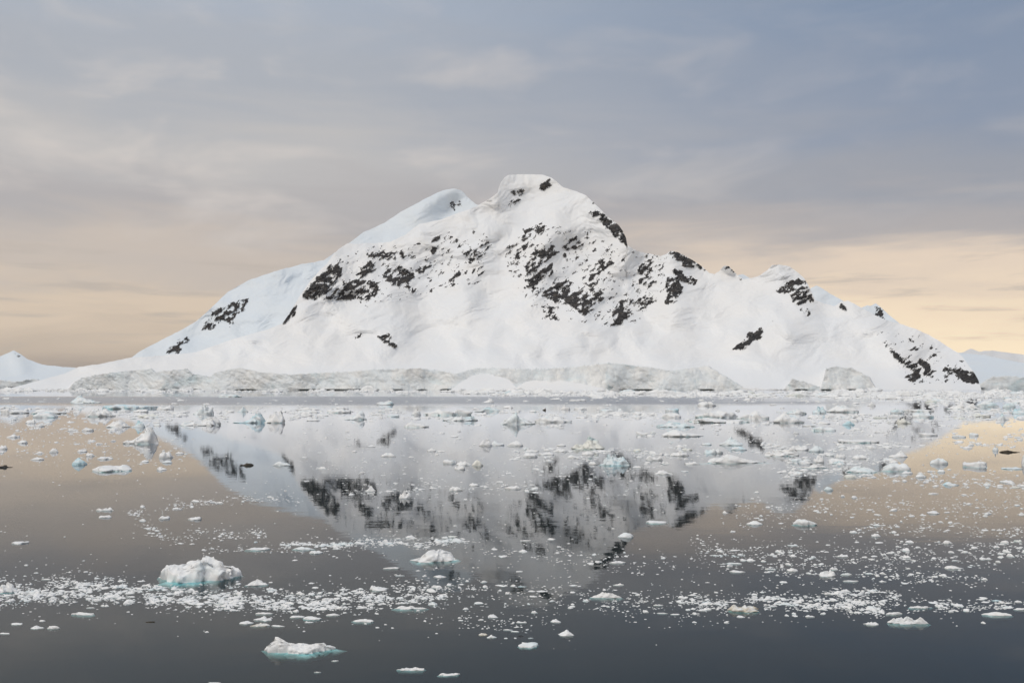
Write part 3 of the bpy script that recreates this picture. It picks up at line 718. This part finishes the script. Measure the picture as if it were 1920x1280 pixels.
# left, right, top, waterline, shape, colour, label, short name used by its neighbours
ICE = [
 (278,436,1043,1092,'block','w','large craggy white iceberg with a turquoise foot at lower left','the large craggy foreground iceberg'),
 (490,623,1192,1226,'twin','w','flat white slab with lumpy humps and a turquoise ledge below it near the bottom edge','the lumpy turquoise-edged slab'),
 (767,862,1032,1054,'hump','w','long rounded white iceberg left of the reflected summit','the rounded iceberg by the reflected summit'),
 (457,500,1081,1098,'pyramid','w','small white cone of ice just right of the large craggy foreground iceberg',None),
 (690,728,1092,1107,'peakl','w','white ice lump with a raised left end below the long rounded iceberg','the lump with a raised left end'),
 (-30,25,1090,1112,'hump','w','white ice hump cut off by the left edge of the picture','the hump at the left edge'),
 (660,703,1154,1166,'dome','w','smooth flat oval floe in open dark water below the left brash band','the smooth oval floe'),
 (743,805,1242,1257,'crag','w','ragged elongated white ice piece near the bottom edge, left of centre','the ragged bottom-edge piece'),
 (822,863,1256,1266,'twin','w','two-knobbed white ice piece at the bottom edge, left of centre',None),
 (972,1013,1197,1215,'slab','w','smooth tilted white slab in dark water below the reflected summit','the smooth tilted slab'),
 (1048,1080,1174,1192,'pyramid','w','white triangular lump of ice alone in dark water right of centre','the white triangular lump'),
 (1107,1167,1107,1121,'hump','w','lumpy two-part white floe just below right of the reflected summit','the two-part floe'),
 (1160,1190,996,1008,'dome','p','pale smooth floe beside the darkest patch of reflected rock',None),
 (1213,1253,974,981,'slab','w','thin flat floe below the reflected right hand crags','the thin floe below the reflected crags'),
 (1402,1435,974,984,'dome','w','smooth white floe, left one of a pair on tan water right of centre',None),
 (1491,1535,972,985,'floe','w','flat white floe, right one of a pair on tan water right of centre','the flat floe on tan water'),
 (1843,1900,1141,1154,'dome','w','smooth low white floe near the right edge in dark water','the smooth floe by the right edge'),
 (1667,1743,1152,1170,'crag','w','lumpy white ice piece at the lower edge of the right brash band','the lumpy piece under the right brash band'),
 (1623,1652,1160,1172,'chunk','w',None,None),
 (1662,1697,1141,1152,'dome','w',None,None),
 (1702,1750,1130,1140,'crag','w',None,None),
 (1368,1430,1130,1148,'crag','s','faintly yellowed heap of ice in the left half of the right brash band','the yellowed heap'),
 (1537,1568,1067,1080,'crag','w','knobbly white chunk at the lower edge of the upper right brash field','the knobbly chunk'),
 (1582,1613,1083,1090,'slab','w',None,None),
 (1773,1810,1056,1066,'wedge','w','wedge shaped white floe with a raised left end on dark water at right','the wedge floe at right'),
 (1367,1399,1065,1073,'floe','w',None,None),
 (1363,1393,1051,1057,'slab','w',None,None),
 (1633,1655,998,1006,'crag','w',None,None),
 (1770,1788,1010,1019,'dome','w',None,None),
 (1742,1765,956,963,'floe','w',None,None),
 (1570,1595,1036,1044,'crag','w',None,None),
 (1476,1499,1061,1071,'chunk','w',None,None),
 (1577,1600,1070,1078,'crag','w',None,None),
 (1648,1664,1083,1091,'pyramid','w',None,None),
 (1510,1530,1147,1157,'chunk','w',None,None),
 (1382,1398,1148,1157,'chunk','w',None,None),
 (1902,1935,1134,1143,'chunk','w',None,None),
 (812,838,1073,1083,'wedge','w',None,None),
 (718,750,1061,1066,'slab','w',None,None),
 (911,931,1182,1196,'pyramid','w',None,None),
 (897,914,1180,1191,'chunk','s',None,None),
 (912,934,1146,1158,'chunk','w',None,None),
 (968,988,1158,1167,'twin','w',None,None),
 (1032,1055,1155,1167,'chunk','w',None,None),
 (943,962,1173,1181,'chunk','w',None,None),
 (957,974,1177,1184,'chunk','w',None,None),
 (990,1000,1189,1196,'chunk','w',None,None),
 (970,982,1187,1192,'crag','d','tiny blackish fragment floating just above the smooth tilted slab',None),
 (1230,1253,1142,1150,'dome','w',None,None),
 (1225,1247,1127,1135,'crag','w',None,None),
 (1257,1277,1145,1152,'chunk','w',None,None),
 (1150,1174,1089,1097,'crag','w',None,None),
 (1143,1177,1048,1056,'floe','w',None,None),
 (975,997,1009,1014,'floe','w',None,None),
 (1026,1042,1006,1012,'chunk','w',None,None),
 (738,800,1131,1142,'crag','w',None,None),
 (445,474,1158,1170,'dome','w','rounded white lump, left one of a huddle of small pieces below the left brash band',None),
 (473,509,1150,1164,'crag','w','knobbly white lump topping a huddle of small pieces below the left brash band','the knobbly huddle'),
 (468,506,1162,1174,'crag','s','brown stained lump at the front of a huddle of small pieces',None),
 (507,534,1165,1174,'wedge','w','small wedge of ice at the right end of a huddle of small pieces',None),
 (476,512,1143,1151,'slab','w',None,None),
 (540,570,1148,1158,'floe','w',None,None),
 (562,602,1150,1162,'floe','w',None,None),
 (610,637,1144,1154,'dome','w',None,None),
 (53,78,1167,1179,'chunk','w','rounded white block, left one of two side by side near the lower left edge','the two lower-left blocks'),
 (82,110,1167,1179,'chunk','w','rounded white block, right one of two side by side near the lower left edge',None),
 (16,43,1161,1171,'floe','w',None,None),
 (-4,18,1180,1188,'floe','w',None,None),
 (130,180,1142,1153,'floe','w','flat white floe hanging below the left brash band',None),
 (270,290,1160,1166,'crag','d','small half black scrap of ice below the left brash band',None),
 (547,588,1021,1031,'wedge','p','pale flat floe at the right end of a thin ice line left of centre','the pale flat floe'),
 (577,603,1029,1038,'floe','w',None,None),
 (458,505,1023,1032,'floe','w',None,None),
 (15,45,1012,1020,'slab','w','small flat floe alone on grey water near the left edge','the lone floe near the left edge'),
 (348,375,967,975,'floe','w','small low floe alone on tan grey water left of centre','the lone small floe left of centre'),
 (177,213,950,957,'crag','w',None,None),
 (180,205,964,971,'floe','w',None,None),
 (295,315,965,973,'floe','w',None,None),
 (388,414,1274,1281,'slab','w',None,None),
 (588,602,1255,1260,'chunk','w',None,None),
 (620,635,1232,1239,'chunk','w',None,None),
 (160,237,871,884,'floe','w','low long white floe with a clear reflection on tan water at left','the low long floe on tan water'),
 (223,293,801,832,'peakr','w','white iceberg with a tall rounded hump on its right end, on tan water at left','the humped iceberg'),
 (130,158,858,871,'dome','b','small rounded pale blue ice lump left of the low long floe',None),
 (293,321,846,858,'chunk','w',None,None),
 (88,107,840,848,'dome','w',None,None),
 (-8,12,834,842,'dome','w',None,None),
 (447,474,867,873,'crag','d','dark brown scrap of ice beside the reflection of the left crags',None),
 (-14,17,871,877,'crag','d','dark brown scrap of ice at the left edge',None),
 (510,547,864,873,'wedge','p',None,None),
 (150,173,801,808,'floe','w',None,None),
 (10,32,814,820,'floe','w',None,None),
 (290,310,874,881,'chunk','w',None,None),
 (178,208,855,861,'floe','w',None,None),
 (55,80,856,862,'floe','w',None,None),
 (143,160,841,847,'floe','w',None,None),
 (155,175,848,855,'chunk','w',None,None),
 (300,321,862,868,'dome','p',None,None),
 (325,343,846,851,'dome','w',None,None),
 (120,186,741,756,'wedge','p','grey blue tilted wedge iceberg near the far shore at left','the tilted wedge iceberg'),
 (165,275,758,767,'slab','b','long flat pale blue slab in the left part of the far ice belt','the long pale blue slab'),
 (153,208,765,781,'chunk','w','square ended white block in front of the long pale blue slab','the square ended block'),
 (45,112,766,776,'floe','w',None,None),
 (52,100,772,783,'dome','p',None,None),
 (-10,45,766,775,'floe','w',None,None),
 (193,240,787,801,'hump','w','white hummock, left half of a pair behind the humped iceberg','the hummock pair'),
 (240,268,788,801,'crag','b','blue ice block, right half of a pair behind the humped iceberg',None),
 (327,404,781,798,'crag','w','broad heaped white iceberg in the far belt left of the blue-capped pair','the broad heaped iceberg'),
 (357,400,758,777,'crag','p','blocky upright iceberg behind the broad heaped one',None),
 (290,323,760,768,'floe','w',None,None),
 (433,496,774,793,'peakr','b','iceberg with a bright blue pointed right half, left of its white twin','the blue-pointed iceberg'),
 (494,534,772,793,'hump','w','rounded white iceberg touching the blue-pointed one on its right',None),
 (443,464,761,772,'pyramid','p',None,None),
 (405,449,739,745,'floe','p','thin flat floe just off the glacier front at left',None),
 (703,738,750,759,'crag','p','spiky pale iceberg alone on the grey ruffled lane','the spiky iceberg on the ruffled lane'),
 (903,930,747,755,'peakr','w','small white floe with a knob on the ruffled lane in mid picture',None),
 (1068,1100,748,752,'slab','w','thin straight white floe on the ruffled lane right of centre','the thin floe on the ruffled lane'),
 (1048,1070,758,768,'crag','w',None,None),
 (1077,1101,763,768,'floe','w',None,None),
 (770,790,766,778,'hump','w','rounded white block at the left end of a long floe in the far belt',None),
 (788,888,767,779,'floe','w','long white floe in the centre of the far ice belt','the long central floe'),
 (638,686,771,787,'peakr','p','white iceberg with a knobbed right end in the far belt left of centre','the knobbed iceberg'),
 (620,652,762,767,'floe','w',None,None),
 (612,655,766,774,'floe','w',None,None),
 (572,598,784,789,'floe','w',None,None),
 (830,896,779,789,'crag','p','bluish ragged floe just in front of the long central floe',None),
 (927,1005,773,796,'pyramid','p','pyramid shaped white iceberg in the far belt at mid picture','the pyramid iceberg'),
 (1005,1073,779,792,'floe','w','white floe with a dark right tip beside the pyramid iceberg',None),
 (752,803,791,801,'floe','w','low two-humped white floe in front of the far belt left of the pyramid iceberg',None),
 (898,923,823,836,'hump','w','rounded white floe, leftmost of three in a row in mid water','the row of rounded floes'),
 (920,945,826,835,'floe','p','low floe with a turquoise foot, middle of three in a row in mid water',None),
 (950,983,826,836,'dome','w','rounded white floe, rightmost of three in a row in mid water',None),
 (1073,1137,818,842,'crag','c','craggy cream coloured iceberg with a dark rounded right end in mid water','the cream coloured iceberg'),
 (1127,1184,850,873,'crag','b','bright blue streaked iceberg floating in front of reflected dark rock','the bright blue iceberg'),
 (708,741,848,856,'hump','w','thin white floe with a central knob on pale reflected snow','the thin knobbed floe'),
 (800,817,839,846,'chunk','w',None,None),
 (1043,1062,831,836,'dome','w',None,None),
 (828,857,860,869,'floe','w','jagged low floe, leftmost of a cluster of four in mid water','the cluster of four'),
 (853,884,863,872,'hump','w','long low floe in the middle of a cluster of four in mid water',None),
 (852,872,871,880,'crag','w','small jagged piece at the front of a cluster of four in mid water',None),
 (883,906,862,873,'dome','c','smooth greyish lump, rightmost of a cluster of four in mid water',None),
 (1228,1263,880,889,'hump','w','low white mound just above the reflected right crags','the low mound'),
 (1103,1121,864,871,'floe','w',None,None),
 (745,770,921,934,'crag','w','white knob of ice in the midst of the reflected left crags','the knob in the reflected crags'),
 (683,705,911,921,'chunk','w',None,None),
 (838,867,912,920,'floe','w',None,None),
 (947,978,910,917,'floe','w',None,None),
 (879,897,905,911,'floe','w',None,None),
 (1233,1305,790,801,'hump','p',None,None),
 (1240,1328,805,819,'wedge','w','broad white iceberg with ridged back, right of centre in mid water','the broad ridged iceberg'),
 (1249,1278,765,772,'slab','b','small turquoise ended floe in front of the ruffled lane right of centre',None),
 (1240,1285,773,783,'dome','w',None,None),
 (980,1012,848,857,'floe','w',None,None),
 (1008,1044,847,853,'floe','w',None,None),
 (1213,1246,853,863,'twin','w',None,None),
 (1258,1295,845,855,'crag','w',None,None),
 (1307,1346,753,761,'dome','w','smooth white floe at the right part of the ruffled lane','the smooth floe on the ruffled lane'),
 (1307,1392,770,784,'floe','w','long white floe, left piece of the big raft in the far belt at right','the big raft'),
 (1385,1450,771,786,'floe','w','white floe, middle piece of the big raft in the far belt at right',None),
 (1450,1514,775,793,'wedge','w','ridged white floe, right piece of the big raft in the far belt',None),
 (1300,1420,783,793,'floe','w','thin white floe along the front of the big raft',None),
 (1477,1514,766,776,'chunk','p',None,None),
 (1523,1552,762,775,'crag','b','upright pale blue block left of the domed iceberg',None),
 (1555,1621,760,773,'dome','w','smooth domed white iceberg with turquoise undercut in the far belt','the domed iceberg'),
 (1628,1645,752,761,'crag','w',None,None),
 (1672,1700,766,775,'chunk','p',None,None),
 (1703,1760,767,772,'slab','w','thin table of ice, upper one of two stacked in view at right','the two ice tables'),
 (1717,1761,774,783,'slab','p','table of ice with a dark undercut, lower one of two at right',None),
 (1683,1713,783,794,'crag','c',None,None),
 (1783,1855,752,767,'pyramid','w','broad white mound of ice at far right under the snow slope','the broad white mound'),
 (1838,1878,752,763,'dome','p',None,None),
 (1885,1911,755,765,'dome','p',None,None),
 (1905,1935,765,776,'chunk','b',None,None),
 (1870,1898,774,787,'pyramid','p','pale blue pointed iceberg on golden water at far right','the pointed iceberg on golden water'),
 (1533,1563,789,795,'hump','w',None,None),
 (1582,1609,789,797,'wedge','b',None,None),
 (1528,1574,799,808,'floe','p',None,None),
 (1488,1498,808,813,'chunk','w',None,None),
 (1350,1400,820,835,'hump','p','rounded iceberg beside the reflected dark slanting rock','the rounded iceberg by the slanting reflection'),
 (1320,1357,839,850,'crag','p',None,None),
 (1372,1402,836,844,'dome','b',None,None),
 (1322,1440,852,868,'wedge','w','long smooth white iceberg with a low middle, right of the bright blue one','the long smooth iceberg'),
 (1432,1504,840,855,'crag','w','flat floe with a row of knobs behind the long smooth iceberg','the knob-rowed floe'),
 (1483,1520,833,844,'crag','w',None,None),
 (1518,1549,836,847,'dome','b',None,None),
 (1575,1656,823,830,'slab','w','very thin long straight floe right of centre','the thin straight floe'),
 (1728,1762,811,817,'slab','w',None,None),
 (1790,1817,815,820,'slab','p','flat grey blue floe, left one of a pair on golden water at right',None),
 (1821,1839,811,817,'slab','p','flat grey blue floe, right one of a pair on golden water at right',None),
 (1670,1705,844,857,'peakr','w','white iceberg with raised right end at the edge of golden water','the raised iceberg at the golden edge'),
 (1747,1783,858,870,'dome','p','small bluish floe on golden water left of the long white floe',None),
 (1815,1866,864,876,'slab','w','thick flat white floe on golden water near the right edge','the thick floe on golden water'),
 (1657,1721,868,883,'dome','p','large smooth domed floe at the left edge of the golden water','the large domed floe'),
 (1593,1650,873,886,'hump','p',None,None),
 (1693,1716,882,888,'dome','w',None,None),
 (1718,1739,887,895,'dome','p',None,None),
 (1502,1556,869,877,'crag','w',None,None),
 (1525,1547,852,867,'crag','w',None,None),
 (1567,1588,849,858,'crag','w',None,None),
 (1870,1917,843,848,'crag','d','dark brown strip of ice on golden water at the right edge',None),
 (1863,1874,833,845,'crag','p',None,None),
 (1917,1950,847,873,'hump','w','tall white ice block cut off by the right edge',None),
 (1885,1925,874,880,'floe','p',None,None),
 (1773,1804,902,910,'wedge','b','flat bluish floe alone on golden water at right','the lone bluish floe'),
 (1547,1566,911,919,'dome','p',None,None),
 (1355,1365,956,962,'chunk','w',None,None),
 (1760,1775,879,885,'dome','p',None,None),
 (1017,1024,765,769,'peakr','d','tiny dark fin-like shape on the water behind the far ice belt',None),  # taken for a whale's dorsal fin, built as a dark ice lump
]
SHAPEWORD = {'floe': 'low white floe', 'slab': 'flat white slab', 'hump': 'white hummock', 'dome': 'smooth rounded floe', 'pyramid': 'pointed ice lump',
             'peakr': 'knobbed ice lump', 'peakl': 'knobbed ice lump', 'crag': 'ragged ice piece', 'wedge': 'wedge shaped floe', 'twin': 'two-humped floe', 'chunk': 'small ice block'}
marks = [(0.5 * (r[0] + r[1]), r[3], r[7]) for r in ICE if r[7]]
auto = {}
for i, r in enumerate(ICE):
    if r[6]: continue
    cx = 0.5 * (r[0] + r[1])
    mxx, myy, short = min(marks, key=lambda m: abs(m[0] - cx) + 2.0 * abs(m[1] - r[3]))
    ddx_, ddy_ = cx - mxx, r[3] - myy
    if abs(ddx_) > 1.2 * abs(ddy_):
        dr = 'left of' if ddx_ < 0 else 'right of'
    else:
        dr = 'nearer than' if ddy_ > 0 else 'beyond'
    wd = SHAPEWORD[r[4]]
    if r[5] in 'pb': wd = wd.replace('white', 'bluish') if 'white' in wd else 'bluish ' + wd
    auto.setdefault((wd, dr, short), []).append((abs(ddx_) + 2 * abs(ddy_), i))
LAB = {}
for (wd, dr, short), lst in auto.items():
    lst.sort()
    for k, (_, i) in enumerate(lst):
        pre = ['', 'second ', 'third ', 'fourth '][min(k, 3)]
        LAB[i] = f'{pre}{wd} {dr} {short}' if len(lst) > 1 and k else f'{wd} {dr} {short}' if len(lst) == 1 else f'closest {wd} {dr} {short}'
for i, r in enumerate(ICE):
    big = (r[1] - r[0]) >= 40
    berg = r[4] in ('crag', 'pyramid', 'hump', 'peakr', 'peakl', 'dome', 'wedge') and big
    nm = 'dark_ice_fragment' if r[5] == 'd' else 'iceberg' if berg else 'ice_floe' if r[4] in ('floe', 'slab', 'dome', 'wedge', 'twin') else 'ice_chunk'
    o = place_ice(*r[:6], nm, big and r[5] != 'd')
    tag(o, r[6] or LAB[i], {'iceberg': 'iceberg', 'ice_floe': 'ice floe', 'ice_chunk': 'ice chunk', 'dark_ice_fragment': 'ice fragment'}[nm],
        {'iceberg': 'icebergs adrift on the bay', 'ice_floe': 'ice floes adrift on the bay', 'ice_chunk': 'ice chunks adrift on the bay', 'dark_ice_fragment': 'dark scraps of ice'}[nm])

# ------------------------------------------------------------------ brash ice
# (label of its larger pieces, centre line points, half thickness px, count, smallest px, largest px, tail)
BANDS = [
 ('small white ice chunk in the dense brash band at lower left', [(-20,1108),(150,1100),(330,1112),(500,1125),(650,1132)], 17, 2300, 2.2, 26, 2.1),
 ('small white ice chunk in the dense brash band at lower left', [(-20,1120),(200,1122),(420,1132),(640,1140)], 9, 700, 2.5, 26, 2.0),
 ('small white ice chunk in the brash below the rounded iceberg left of centre', [(640,1120),(720,1122),(840,1115)], 20, 650, 2.2, 22, 2.1),
 ('small white ice chunk in the thin ice line above the rounded iceberg', [(520,1028),(640,1022),(760,1014),(880,1016)], 7, 800, 2.0, 24, 2.1),
 ('small white ice chunk in the thin ice line above the rounded iceberg', [(380,1034),(520,1028),(640,1022)], 6, 170, 2.0, 22, 2.0),
 ('small white ice chunk in the sparse loop of ice left of the thin line', [(240,962),(270,985),(300,1003),(380,1005),(500,1000)], 9, 190, 2.0, 18, 2.1),
 ('small white ice chunk in the sparse loop of ice left of the thin line', [(240,965),(330,948),(430,938),(560,930)], 7, 170, 2.0, 16, 2.1),
 ('small white ice chunk in the scattered ice field at middle right', [(1290,1040),(1450,1040),(1650,1050),(1930,1030)], 24, 900, 2.0, 22, 2.2),
 ('small white ice chunk in the scattered ice field at middle right', [(1430,1066),(1600,1078),(1850,1085)], 10, 260, 2.2, 22, 2.1),
 ('small white ice chunk in the dense brash band at lower right', [(1275,1134),(1400,1134),(1500,1130),(1660,1135)], 13, 1300, 2.2, 26, 2.1),
 ('small white ice chunk in the dense brash band at lower right', [(1560,1112),(1640,1112),(1690,1120)], 8, 220, 2.0, 14, 2.2),
 ('small white ice chunk in the dense brash band at lower right', [(1640,1145),(1760,1135),(1930,1137)], 10, 320, 2.2, 24, 2.1),
 ('small white ice chunk scattered on dark water below the reflected summit', [(840,1100),(980,1110),(1120,1125),(1280,1130)], 24, 430, 2.0, 20, 2.2),
 ('small white ice chunk scattered on dark water below the reflected summit', [(860,1165),(930,1175),(1040,1170)], 18, 90, 2.0, 16, 2.1),
 ('small white ice chunk scattered over the reflected summit', [(880,1020),(1000,1040),(1150,1050),(1270,1060)], 18, 190, 2.0, 18, 2.2),
 ('small ice piece on the tan water at right below the golden patch', [(1380,965),(1600,950),(1930,950)], 18, 420, 2.0, 16, 2.3),
 ('small ice piece on the tan water at right below the golden patch', [(1600,995),(1760,985),(1930,1000)], 12, 200, 2.0, 16, 2.2),
 ('small ice piece in the broken ice line at right beside the golden water', [(1460,885),(1560,880),(1700,890),(1930,915)], 13, 620, 2.2, 30, 2.1),
 ('small ice piece in the loose belt of floes in mid water', [(960,852),(1120,852),(1300,850),(1480,845),(1600,860)], 11, 900, 2.5, 32, 2.0),
 ('small ice piece in the loose belt of floes in mid water', [(1450,862),(1560,868),(1680,868)], 14, 380, 2.5, 34, 2.0),
 ('small ice piece in the loose belt of floes in mid water', [(1430,838),(1560,838),(1700,836)], 7, 330, 2.5, 32, 2.0),
 ('small ice piece drifting on the pale reflection in mid water', [(560,860),(760,870),(950,880),(1250,900)], 38, 420, 2.0, 18, 2.3),
 ('small ice piece drifting on the pale reflection in mid water', [(640,918),(760,916),(900,914),(1010,916)], 9, 260, 2.0, 18, 2.1),
 ('small ice piece drifting on the tan water at left', [(-20,835),(150,835),(350,845)], 30, 330, 2.0, 20, 2.2),
 ('small ice piece drifting on the tan water at left', [(-20,790),(120,800),(300,810)], 12, 260, 2.2, 24, 2.1),
 ('white ice piece packed in the left half of the far ice belt', [(-20,772),(200,773),(420,775),(640,772)], 6, 620, 4, 48, 1.8),
 ('white ice piece packed in the left half of the far ice belt', [(250,785),(400,788),(560,782)], 5, 170, 4, 36, 1.9),
 ('white ice piece packed in the middle of the far ice belt', [(560,775),(760,777),(1000,778),(1260,778)], 6, 760, 4, 50, 1.8),
 ('white ice piece packed in the right half of the far ice belt', [(1260,782),(1400,785),(1560,780)], 7, 430, 4, 46, 1.8),
 ('white ice piece packed in the right half of the far ice belt', [(1560,790),(1700,782),(1930,778)], 11, 480, 4, 46, 1.9),
 ('small ice piece between the far belt and mid water at right', [(1200,810),(1400,808),(1600,805),(1750,830),(1930,825)], 15, 520, 2.5, 26, 2.2),
 ('small ice piece between the far belt and mid water at centre', [(560,810),(800,812),(1150,812)], 22, 180, 2.2, 20, 2.3),
 ('white ice piece in the brash along the mountain foot', [(880,737),(1100,738.5),(1400,741),(1600,742.5),(1760,744)], 4.0, 2600, 3, 40, 1.8),
 ('white ice piece in the brash along the mountain foot', [(1560,738),(1750,739),(1950,741)], 5.5, 1300, 3, 44, 1.8),
 ('white ice piece in the band of brash below the shaded slope at right', [(1740,752),(1850,757),(1950,760)], 7, 420, 4, 46, 1.8),
 ('white ice piece in the thin line of brash under the glacier front', [(10,732.5),(200,732.8),(500,733.4),(880,734.5)], 1.6, 700, 3, 34, 1.8),
 ('small floe on the grey ruffled lane before the mountain', [(-20,750),(400,748),(900,750),(1600,757)], 5, 70, 3, 26, 2.0),
]
pieces = []
for lab, pts, half, n, smin, smax, tail in BANDS:
    p = np.array(pts, float)
    n = int(n * (1.35 if pts[0][1] > 900 else 1.15))
    xs = rng.uniform(p[0, 0], p[-1, 0], n * 3)
    yc = np.interp(xs, p[:, 0], p[:, 1])
    off = np.where(rng.uniform(size=n * 3) < 0.8, rng.normal(size=n * 3) * 0.6, rng.normal(size=n * 3) * 1.4)
    ys = yc + half * off + half * 0.35 * perlin(xs / 60, yc / 40, 1.0)
    dens = fbm(xs / 45, ys / 9, 5.0, 3)
    keep = rng.uniform(size=n * 3) < np.clip(0.38 + 0.75 * dens, 0.03, 1)
    xs, ys = xs[keep][:n], ys[keep][:n]
    u = rng.uniform(size=len(xs))
    a = tail - 0.2
    smax = min(smax, 20) if pts[0][1] > 900 else smax
    sz = (smin ** -a + u * (smax ** -a - smin ** -a)) ** (-1 / a)
    for x, y, s in zip(xs, ys, sz):
        if y > 731.9:
            pieces.append((s, x, y, lab))
# a thin sprinkle everywhere
for _ in range(900):
    y = 738 + 420 * random.random() ** 1.6
    pieces.append((random.uniform(1.6, 4.5), random.uniform(-10, 1930), y, None))
# keep the pieces clear of the named bergs
boxes = np.array([(r[0] - 1, r[1] + 1, r[2] + 1, r[3] + 1) for r in ICE], float)
def clear(s, x, y):
    return not ((x + s / 2 > boxes[:, 0]) & (x - s / 2 < boxes[:, 1]) & (y > boxes[:, 2]) & (y - 0.2 * s < boxes[:, 3])).any()
pieces = [q for q in pieces if clear(q[0], q[1], q[2])]
pieces.sort(key=lambda q: -q[0] * (0.5 if q[2] < 745 else 0.75 if q[2] < 800 else 1.0))
N_IND = 300 - len([1 for r in ICE])
taken, rest = [], []
for q in pieces:
    if len(taken) < N_IND + 60 and q[3]:
        taken.append(q)
    else:
        rest.append(q)
span = {}
for b in BANDS:
    lo_, hi_ = span.get(b[0], (1e9, -1e9))
    span[b[0]] = (min(lo_, b[1][0][0]), max(hi_, b[1][-1][0]))
for s, x, y, lab in taken:
    lo_, hi_ = span[lab]
    fr_ = (max(0, min(x, 1920)) - max(lo_, 0)) / (min(hi_, 1920) - max(lo_, 0))
    kind = random.choice(['floe', 'floe', 'hump', 'crag', 'chunk', 'dome', 'slab', 'wedge'])
    flat = 0.16 if y < 800 else 0.28
    nm = 'ice_floe' if kind in ('floe', 'slab', 'dome', 'wedge') else 'ice_chunk'
    o = place_ice(x - s / 2, x + s / 2, y - s * random.uniform(0.75, 1.2) * flat, y, kind, random.choice('wwwwpc'), nm, False)
    tag(o, lab + (', left part' if fr_ < 1 / 3 else ', middle part' if fr_ < 2 / 3 else ', right part'), 'ice', lab.replace('small ', '').replace('piece', 'pieces').replace('chunk', 'chunks').replace('floe on', 'floes on'))

def brash_variant(seed):
    r_ = np.random.default_rng(seed)
    n = 7
    th = np.linspace(0, 2 * np.pi, n, endpoint=False) + r_.uniform(-.3, .3, n)
    o = r_.uniform(.65, 1.1, n)
    rows = []
    for rad, z, zj in ((0.98, -0.35, 0), (1.0, 0.18, .1), (0.72, 0.62, .3), (0.35, 0.9, .3)):
        rr = rad * o * r_.uniform(.85, 1.12, n)
        rows.append(np.stack([rr * np.cos(th), rr * np.sin(th), z + zj * r_.uniform(-1, 1, n)], -1))
    pts = np.concatenate(rows + [np.array([[r_.uniform(-.2, .2), r_.uniform(-.2, .2), r_.uniform(.7, 1.1)]])])
    j = np.arange(n); j2 = (j + 1) % n
    q = []
    for i in range(3):
        a = i * n
        q += [np.stack([a + j, a + j2, a + n + j2], -1), np.stack([a + j, a + n + j2, a + n + j], -1)]
    q.append(np.stack([3 * n + j, 3 * n + j2, 0 * j + 4 * n], -1))
    return pts, np.concatenate(q)
VARS = [brash_variant(k) for k in range(30)]
def brash_mesh(name, lst, label):
    vs, fs, off = [], [], 0
    for s, x, y, _ in lst:
        pts, tri = VARS[random.randrange(30)]
        xa, d = on_water(x, y)
        wm = 1.25 * s / F * d
        a = random.gauss(0, 0.45) + (math.pi if random.random() < .5 else 0)
        ca, sa = math.cos(a), math.sin(a)
        el = random.uniform(0.4, 0.85)
        hz = wm * random.uniform(0.06, 0.24)
        p = np.empty_like(pts)
        qx, qy = pts[:, 0] * wm / 2, pts[:, 1] * wm / 2 * el
        p[:, 0] = xa + ca * qx - sa * qy
        p[:, 1] = d + sa * qx + ca * qy
        p[:, 2] = pts[:, 2] * hz
        vs.append(p); fs.append(tri + off); off += len(pts)
    o = link(name, mesh_from(name, np.concatenate(vs), np.concatenate(fs), False), M_ICE)
    tag(o, label, kind='stuff')
brash_mesh('brash_ice', rest, 'countless small crumbs of white brash ice strewn over the bay')

# ------------------------------------------------------------------ haze
m, t, out = new_mat('haze')
pv = t.add('ShaderNodeVolumePrincipled')
pv.inputs['Color'].default_value = (0.95, 0.95, 0.97, 1)
pv.inputs['Density'].default_value = 1.2e-5
pv.inputs['Anisotropy'].default_value = 0.0
t.l.new(pv.outputs[0], out.inputs['Volume'])
bm = bmesh.new()
bmesh.ops.create_cube(bm, size=1.0)
for v in bm.verts:
    v.co = (v.co.x * 64000, 13800 + v.co.y * 34000, -45 + (v.co.z + 0.5) * 3000)
me = bpy.data.meshes.new('haze'); bm.to_mesh(me); bm.free()
tag(link('haze', me, m), 'thin pale sea haze', kind='stuff')
print('ICE', len(ICE), 'taken', len(taken), 'rest', len(rest))
